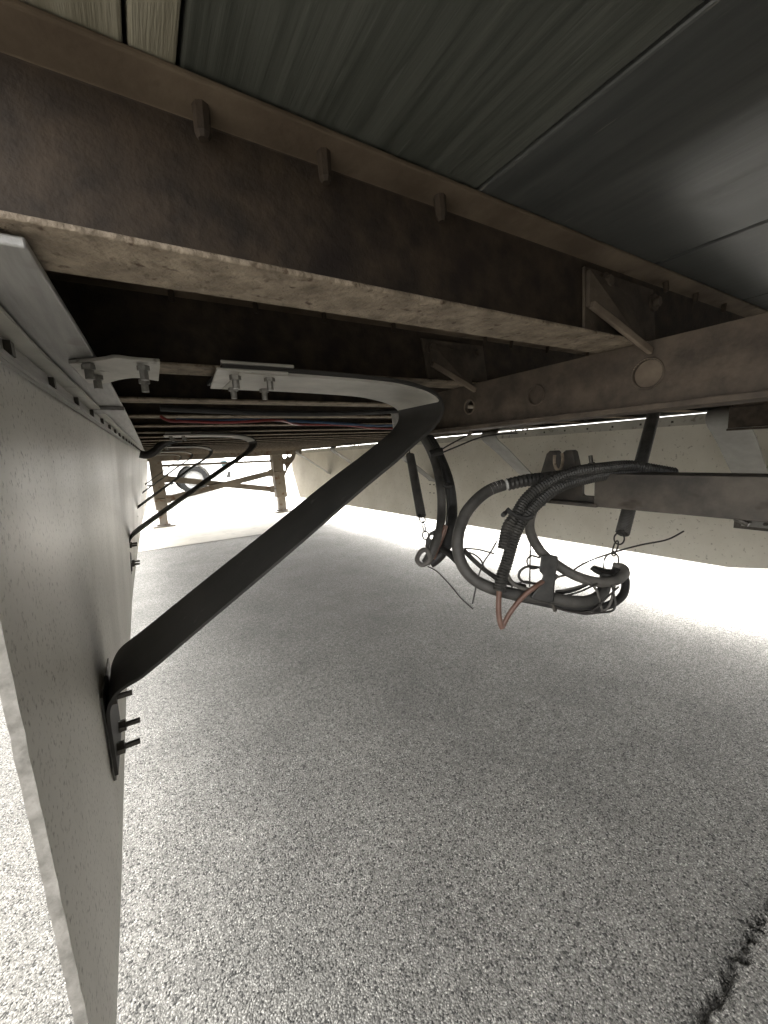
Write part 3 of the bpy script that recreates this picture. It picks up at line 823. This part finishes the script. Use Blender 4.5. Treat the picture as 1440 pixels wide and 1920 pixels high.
hose('air_hose', [(0.8549,0.4466,0.6663),(0.8717,0.4345,0.6559),(0.8691,0.4269,0.6377),(0.8438,0.4209,0.6176),(0.8015,0.4269,0.6062),(0.7534,0.4446,0.6072),(0.7042,0.4726,0.6157),(0.6586,0.5029,0.6295),(0.6200,0.5323,0.6419),(0.5864,0.5745,0.6638),(0.5771,0.6204,0.6904),(0.5816,0.6685,0.7090),(0.5990,0.7172,0.7094)],
     .0085, 'rubber', 'black hose under the grey loop, joining the two bundles', 'hose', group=GH)
hose('air_hose', [(0.5868,0.6330,0.7273),(0.6058,0.6166,0.7002),(0.6278,0.5984,0.6740),(0.6555,0.5776,0.6522),(0.6943,0.5514,0.6380)], .0055, 'hose', 'thin dark hose slanting down inside the wide grey loop', 'hose', group=GH)
# red hose
hose('red_hose', [(0.5643,0.5079,0.6801),(0.5594,0.5064,0.6546),(0.5562,0.5037,0.6290),(0.5565,0.5002,0.6104),(0.5587,0.4970,0.6000)], .0054, 'red', 'red hose poking straight out of the hanging loom', 'hose')
hose('brown_hose', [(0.5627,0.5005,0.5997),(0.5741,0.4971,0.6198),(0.5912,0.4907,0.6426),(0.6116,0.4819,0.6632),(0.6274,0.4744,0.6747),(0.6536,0.4769,0.6790)], .0048, 'red', 'red brown hose rising from the red hose tip to the clamp', 'hose')
hose('thin_cable', [(0.6018,0.5233,0.6953),(0.6087,0.5158,0.6767),(0.6255,0.5032,0.6638),(0.6463,0.4899,0.6604),(0.6726,0.4759,0.6716),(0.6883,0.4690,0.6868)], .0042, 'hose_pale', 'thin grey cable dipping between loom and clamp', 'cable')
# clamp ties on looms
def band(pc, ax, r, wd, name='cable_tie', mk='rubber', label='', cat='cable tie'):
    mm = MB(); ax = Vector(ax).normalized(); pc = Vector(pc); mm.cyl(pc - ax * wd / 2, pc + ax * wd / 2, r, 16)
    t = ax.orthogonal(); return tag(mm.build(name, M[mk], smooth=True), label, cat)
m = MB(); m.tube(spline([(0.5905,0.5126,0.8286),(0.6022,0.5033,0.8166),(0.6189,0.4918,0.8094),(0.6307,0.4852,0.8128)], 5), .005, 8); m.tube([Vector((0.5831,0.5101,0.8225)), Vector((0.5714,0.5050,0.8204))], .0045, 8)
tag(m.build('cable_tie', M['rubber'], smooth=True), 'black tie binding the pair of hanging looms together', 'cable tie')
# rubber clamp block
def block():
    mm = MB()
    lp = [(0.6524,0.4814,0.7331),(0.6669,0.4726,0.7333),(0.6808,0.4634,0.7293),(0.6794,0.4609,0.7104),(0.6742,0.4618,0.6981),(0.6716,0.4610,0.6846),(0.6678,0.4605,0.6691),(0.6633,0.4581,0.6399),(0.6547,0.4627,0.6362),(0.6331,0.4772,0.6439),(0.6237,0.4838,0.6487),(0.6304,0.4815,0.6588),(0.6430,0.4763,0.6727),(0.6510,0.4751,0.6932),(0.6449,0.4804,0.7020),(0.6477,0.4802,0.7103)]
    mm.prism(lp, Vector((0.7077,0.5009,0.6665)) - Vector((0.6608,0.4677,0.6853)))
    return mm
BLK = block().build('hose_clamp', M['loom'], None, bevel=.003)
tag(BLK, 'black rubber clamp block holding the grey hoses in the middle of the hanging bundle', 'clamp')
m = MB(); m.tube([Vector((0.6843,0.4766,0.6495)), Vector((0.6828,0.4727,0.6224)), Vector((0.6841,0.4697,0.6104))], .0045, 6); m.build('clamp_bolt', M['bolt'], BLK)
m = MB(); m.tube(spline([(0.6683,0.4955,0.7004),(0.6482,0.5083,0.7038),(0.6342,0.5155,0.6960),(0.6298,0.5159,0.6832),(0.6369,0.5097,0.6730),(0.6532,0.4990,0.6688),(0.6659,0.4908,0.6658)], 6), .0028, 8); m.build('clamp_loop', M['wire'], BLK, smooth=True)
# saddle and wire ring under the right spring
m = MB()
sa = spline([(0.8234,0.4787,0.6726),(0.8361,0.4688,0.6600),(0.8553,0.4555,0.6517),(0.8758,0.4433,0.6528),(0.8936,0.4347,0.6659)], 5); sb = spline([(0.8542,0.4942,0.6653),(0.8682,0.4846,0.6596),(0.8863,0.4725,0.6536),(0.9054,0.4611,0.6549),(0.9238,0.4507,0.6598)], 5)
m.strip(sa, sb, .010)
SAD = tag(m.build('hose_saddle', M['loom'], smooth=True, bevel=.002), 'black curved saddle carrying the pale hose below the right spring', 'saddle')
m = MB(); m.tube(spline([(0.8519,0.4659,0.6648),(0.8556,0.4675,0.6859),(0.8641,0.4643,0.6973),(0.8747,0.4583,0.7002),(0.8821,0.4527,0.6938),(0.8822,0.4499,0.6784),(0.8769,0.4499,0.6609)], 6), .0018, 8); m.build('wire_ring', M['wire'], SAD, smooth=True)
# thin electrical loops at the right end
for k, (pp, lb) in enumerate([([(0.7369,0.4619,0.6804),(0.7559,0.4477,0.6660),(0.7703,0.4352,0.6453),(0.7732,0.4295,0.6232),(0.7763,0.4240,0.6032),(0.7887,0.4179,0.6112),(0.7995,0.4159,0.6369),(0.8035,0.4165,0.6543)], 'thin wire looping below the pale hose near the saddle'),
                 ([(0.7109,0.4530,0.6087),(0.7334,0.4381,0.6019),(0.7568,0.4239,0.6027),(0.7813,0.4093,0.6044),(0.7903,0.4060,0.6169),(0.7901,0.4098,0.6375),(0.7896,0.4135,0.6560)], 'thin black wire forming the lowest loop of the bundle'),
                 ([(0.7226,0.4923,0.6690),(0.7423,0.4808,0.6722),(0.7658,0.4654,0.6663),(0.7791,0.4555,0.6565),(0.7635,0.4636,0.6484),(0.7336,0.4806,0.6412),(0.7160,0.4911,0.6401)], 'thin grey wire curling beside the clamp block'),
                 ([(0.7241,0.4965,0.6318),(0.7519,0.4801,0.6347),(0.7776,0.4661,0.6445),(0.7955,0.4570,0.6548)], 'dark thin hose running from clamp to saddle')]):
    hose('thin_wire', pp, (.0026, .0022, .0024, .004)[k], ('hose_pale', 'wire', 'hose_pale', 'rubber')[k], lb, 'wire')
# loose wire ends
for pp, r, lb in [([(0.7637,0.4910,0.6700),(0.7981,0.4738,0.6909),(0.8498,0.4454,0.7085),(0.9010,0.4164,0.7215),(0.9516,0.3870,0.7299),(0.9854,0.3694,0.7463)], .0018, 'stiff loose wire sticking out to the right above the parking line'),
                  ([(0.5631,0.7321,0.6704),(0.5813,0.7185,0.6564),(0.6046,0.6980,0.6214),(0.6227,0.6812,0.5893),(0.6437,0.6635,0.5623)], .0018, 'loose wire hanging down right from the left bundle'),
                  ([(0.6022,0.5467,0.7609),(0.5871,0.5516,0.7369),(0.5701,0.5577,0.7130),(0.5565,0.5599,0.6791),(0.5425,0.5604,0.6343)], .0018, 'thin wire slanting down across the wide grey loop'),
                  ([(0.5844,0.6235,0.7319),(0.6070,0.6090,0.7282),(0.6233,0.5980,0.7225),(0.6366,0.5889,0.7171)], .0018, 'short thin wire inside the wide grey loop'),
                  ([(0.7267,0.5619,0.8073),(0.7191,0.5571,0.7546),(0.7107,0.5518,0.6961),(0.7024,0.5464,0.6376)], .0018, 'thin wire hanging straight down left of the clamp block'),
                  ([(0.6624,0.4912,0.7227),(0.6483,0.5008,0.7278),(0.6396,0.5042,0.7176),(0.6451,0.4981,0.7023),(0.6621,0.4883,0.7055),(0.6783,0.4806,0.7174)], .0018, 'thin wire making a small loop at the top of the clamp block'),
                  ([(0.6135,0.5225,0.6647),(0.6398,0.5081,0.6739),(0.6619,0.4929,0.6639),(0.6965,0.4678,0.6422),(0.7297,0.4484,0.6467),(0.7642,0.4300,0.6619)], .0020, 'thin wire weaving from the loom tip through the clamp to the saddle'),
                  ([(0.6507,0.4971,0.6494),(0.6799,0.4743,0.6215),(0.7153,0.4499,0.6063),(0.7501,0.4291,0.6085),(0.7774,0.4168,0.6329),(0.8005,0.4063,0.6532)], .0020, 'thin wire running along the underside of the hanging loop'),
                  ([(0.5546,0.6051,0.7266),(0.5705,0.5960,0.7301),(0.5881,0.5827,0.7155),(0.5962,0.5728,0.6880),(0.6113,0.5602,0.6691)], .0018, 'thin wire curving inside the left part of the wide loop'),
                  ([(0.6876,0.8240,0.9461),(0.7218,0.8066,0.9654),(0.7609,0.7861,0.9844),(0.7929,0.7685,0.9952)], .0022, 'thin black wire rising right from the left bundle, upper one'),
                  ([(0.6891,0.8218,0.9389),(0.7329,0.7982,0.9562),(0.7779,0.7738,0.9733),(0.8217,0.7483,0.9806),(0.8708,0.7186,0.9819)], .0022, 'thin black wire rising right from the left bundle, lower one')]:
    hose('loose_wire', pp, r, 'wire', lb, 'wire', seg=6)
# left bundle of black hoses
GL = 'black hoses in the bundle behind the brace bend'
hose('bundle_hose', [(0.6639,0.8877,1.0220),(0.6877,0.8658,0.9809),(0.7070,0.8438,0.9240),(0.6988,0.8017,0.8599),(0.6981,0.7907,0.7959),(0.6558,0.7489,0.7495),(0.6256,0.7363,0.7080),(0.6040,0.7447,0.6814),(0.5864,0.7532,0.6692)], .0135, 'rubber', 'outer black hose of the left bundle', 'hose', group=GL)
hose('bundle_hose', [(0.6397,0.8653,1.0132),(0.6611,0.8443,0.9691),(0.6747,0.8257,0.9113),(0.6583,0.7892,0.8499),(0.6537,0.7821,0.7948),(0.6169,0.7488,0.7484),(0.5853,0.7371,0.7081),(0.5656,0.7434,0.6755)], .0115, 'hose', 'inner dark grey hose of the left bundle', 'hose', group=GL)
hose('bundle_hose', [(0.6559,0.8677,1.0161),(0.6817,0.8429,0.9656),(0.6942,0.8249,0.9072),(0.6856,0.7957,0.8471),(0.6822,0.7877,0.7908),(0.6426,0.7547,0.7367),(0.6021,0.7358,0.6918)], .0058, 'rubber', 'thin black hose in the middle of the left bundle', 'hose', group=GL)
hose('bundle_hose', [(0.6257,0.7341,0.7627),(0.6157,0.7356,0.7370),(0.6007,0.7395,0.7076),(0.5885,0.7424,0.6821)], .0058, 'red', 'short red hose in the lower end of the left bundle', 'hose', group=GL)
m = MB(); m.tube(spline([(0.5431,0.7473,0.6871),(0.5494,0.7462,0.7022),(0.5593,0.7416,0.7106),(0.5676,0.7358,0.7062),(0.5701,0.7315,0.6906),(0.5619,0.7343,0.6782),(0.5504,0.7407,0.6750)], 5, closed=True), .006, 8, closed=True)
tag(m.build('hose_ring', M['hose_pale'], smooth=True), 'small grey ring at the lower tip of the left bundle', 'ring')
def disc_saddle():
    lp = [(0.6137,0.7573,0.7518),(0.5991,0.7650,0.7447),(0.5891,0.7683,0.7293),(0.5845,0.7678,0.7108),(0.5882,0.7626,0.6946),(0.5986,0.7547,0.6859),(0.6107,0.7482,0.6905),(0.6240,0.7427,0.7057),(0.6335,0.7406,0.7265),(0.6290,0.7468,0.7455)]
    c = Vector((0, 0, 0))
    for p in lp: c += Vector(p)
    hole = [Vector((0.6010,0.7616,0.7325)) + (Vector(p) - c / len(lp)) * .17 for p in lp]
    return loop_plate(lp, [hole], Vector((0.6157,0.7678,0.7180)) - Vector((0.6065,0.7563,0.7215)), 'hose_bracket', M['hose'], None, bevel=.001)
tag(disc_saddle(), 'rounded grey bracket with a hole gripping the left bundle near its tip', 'bracket')
for k, pp in enumerate([[(0.6582,0.8286,0.9377),(0.6733,0.8202,0.9424),(0.6881,0.8116,0.9443)], [(0.6535,0.7703,0.8609),(0.6621,0.7640,0.8549),(0.6695,0.7601,0.8586)], [(0.5635,0.7449,0.6769),(0.5710,0.7414,0.6829),(0.5824,0.7348,0.6848)]]):
    m = MB(); m.tube(spline(pp, 4), (.010, .006, .005)[k], 8)
    tag(m.build('cable_tie', M['rubber'], smooth=True), ('black tie near the top of the left bundle', 'small black tie halfway down the left bundle', 'black tie at the lower tip of the left bundle')[k], 'cable tie')
# hanger springs
def spring(top, a, b, ring1, ring2, r, label, hook=None):
    o = thing('hanger_spring', label, 'spring', b, 'hanger springs for the hoses')
    a, b = Vector(a), Vector(b)
    L = (b - a).length; pitch = .0042; turns = int(L / pitch); ax = (b - a).normalized(); u = ax.orthogonal().normalized(); v = ax.cross(u)
    P = []
    for i in range(turns * 10 + 1):
        an = 2 * math.pi * i / 10; P.append(a + ax * (L * i / (turns * 10)) + u * (r * .86 * math.cos(an)) + v * (r * .86 * math.sin(an)))
    mm = MB(); mm.tube(P, .0021, 5); mm.build('coil', M['hose'], o, smooth=True)
    mm = MB(); mm.tube(spline([top, a + (Vector(top) - a) * .4 + u * .004, a + ax * .004], 5), .0022, 6)
    mm.build('top_hook', M['wire'], o, smooth=True)
    for nm, (p0, p1, rr) in zip(('end_ring', 'snap_link', 'link_ring'), (ring1, *ring2)):
        p0, p1 = Vector(p0), Vector(p1); d = (p1 - p0); c = (p0 + p1) / 2; dn = d.normalized(); s = Vector(R3[0]) ; s = Vector((R3[0][0], R3[1][0], R3[2][0])); s = (s - dn * s.dot(dn)).normalized()
        pts = [c + dn * (d.length / 2 * math.cos(2 * math.pi * i / 18)) + s * (rr * math.sin(2 * math.pi * i / 18)) for i in range(18)]
        mm = MB(); mm.tube(pts, .0019, 6, closed=True); mm.build(nm, M['wire'], o, smooth=True)
    return o
spring((1.2562,0.5475,1.0753), (1.1884,0.5306,1.0150), (0.9230,0.4650,0.7368), ((0.9209,0.4663,0.7369), (0.8994,0.4638,0.7159), .011), (((0.9014,0.4639,0.7230), (0.8845,0.4634,0.6962), .0045), ((0.8862,0.4633,0.7009), (0.8789,0.4603,0.6928), .004)), .0155,
       'black coil spring hanging at right behind the slider beam', 1)
spring((0.7201,1.0109,0.9752), (0.7078,0.9879,0.9374), (0.6425,0.8558,0.7712), ((0.6427,0.8559,0.7726), (0.6320,0.8357,0.7557), .008), (((0.6323,0.8360,0.7586), (0.6097,0.7987,0.7380), .003), ((0.6041,0.7912,0.7428), (0.5917,0.7719,0.7255), .008)), .0135,
       'black coil spring hanging left of the black hose bundle', 1)

# ------------------------------------------------------------------ white truck beyond the trailer nose
TY = 13.0
TK = thing('parked_truck', 'white pickup truck parked beyond the landing gear', 'truck', (.2, TY + .9, 0))
def side_loop(y): 
    pts = [(-3.3, .42), (-2.62, .42)]
    wc = [(-2.15, .42), (1.33, .42)]
    pts += [(wc[0][0] + .47 * math.cos(math.radians(180 - a)), .42 + .47 * math.sin(math.radians(180 - a))) for a in range(0, 181, 20)]
    pts += [(.86 - .06, .40)]
    pts += [(wc[1][0] + .47 * math.cos(math.radians(180 - a)), .42 + .47 * math.sin(math.radians(180 - a))) for a in range(0, 181, 20)]
    pts += [(2.25, .42), (2.32, .60), (2.30, .98), (2.15, 1.10), (1.05, 1.16), (.35, 1.78), (-1.0, 1.80), (-1.15, 1.12), (-3.3, 1.12)]
    return [(x, y, z) for x, z in pts]
m = MB(); m.prism(side_loop(TY), (0, 1.85, 0)); m.build('body', M['white_body'], TK, bevel=.03)
m = MB(); m.prism([(.92, TY - .004, 1.13), (.30, TY - .004, 1.68), (-.15, TY - .004, 1.70), (-.15, TY - .004, 1.10)], (0, .02, 0)); m.build('side_window', M['glass'], TK)
m = MB(); m.prism([(-.25, TY - .004, 1.10), (-.25, TY - .004, 1.70), (-.95, TY - .004, 1.70), (-1.02, TY - .004, 1.12)], (0, .02, 0)); m.build('side_window', M['glass'], TK)
m = MB(); m.box(2.22, 2.40, TY + .05, TY + 1.8, .42, .62); m.build('bumper', M['black_plastic'], TK, bevel=.02)
m = MB(); m.box(-1.6, .80, TY - .06, TY + .12, .33, .38); m.build('running_board', M['black_plastic'], TK, bevel=.01)
m = MB(); m.box(2.14, 2.31, TY - .006, TY + .2, .78, .95); m.build('headlight', M['glass'], TK, bevel=.01)
m = MB(); m.box(-.20, -.05, TY - .035, TY - .002, .93, .96); m.build('door_handle', M['black_plastic'], TK, bevel=.006)
m = MB(); m.prism([(.75, TY - .20, 1.10), (.95, TY - .20, 1.10), (.93, TY - .20, 1.27), (.77, TY - .20, 1.27)], (0, .12, 0)); m.build('wing_mirror', M['black_plastic'], TK, bevel=.02)
for wx in (-2.15, 1.33):
    for yy in (TY + .02, TY + 1.58):
        m = MB(); N = 40; prof = [(0, .27), (.0, .34), (.03, .405), (.08, .42), (.17, .42), (.22, .405), (.25, .34), (.25, .27)]
        vs, fs = [], []; k = len(prof)
        for i in range(N):
            an = 2 * math.pi * i / N
            for (py_, r_) in prof: vs.append((wx + r_ * math.cos(an), yy + py_, .42 + r_ * math.sin(an)))
        for i in range(N):
            for j in range(k): a = i * k + j; b = ((i + 1) % N) * k + j; a2 = i * k + (j + 1) % k; b2 = ((i + 1) % N) * k + (j + 1) % k; fs.append((a, a2, b2, b))
        m.add(vs, fs); wh = m.build('wheel', M['tyre'], TK, smooth=True)
        m = MB(); prof = [(.03, .275), (.06, .255), (.075, .19), (.045, .16), (.035, .09), (.05, .05), (.05, .001)]
        vs, fs = [], []; k = len(prof)
        for i in range(N):
            an = 2 * math.pi * i / N
            for (py_, r_) in prof: vs.append((wx + r_ * math.cos(an), yy + py_, .42 + r_ * math.sin(an)))
        for i in range(N):
            for j in range(k - 1): a = i * k + j; b = ((i + 1) % N) * k + j; fs.append((a, a + 1, b + 1, b))
        m.add(vs, fs); m.build('rim', M['rim'], wh, smooth=True)
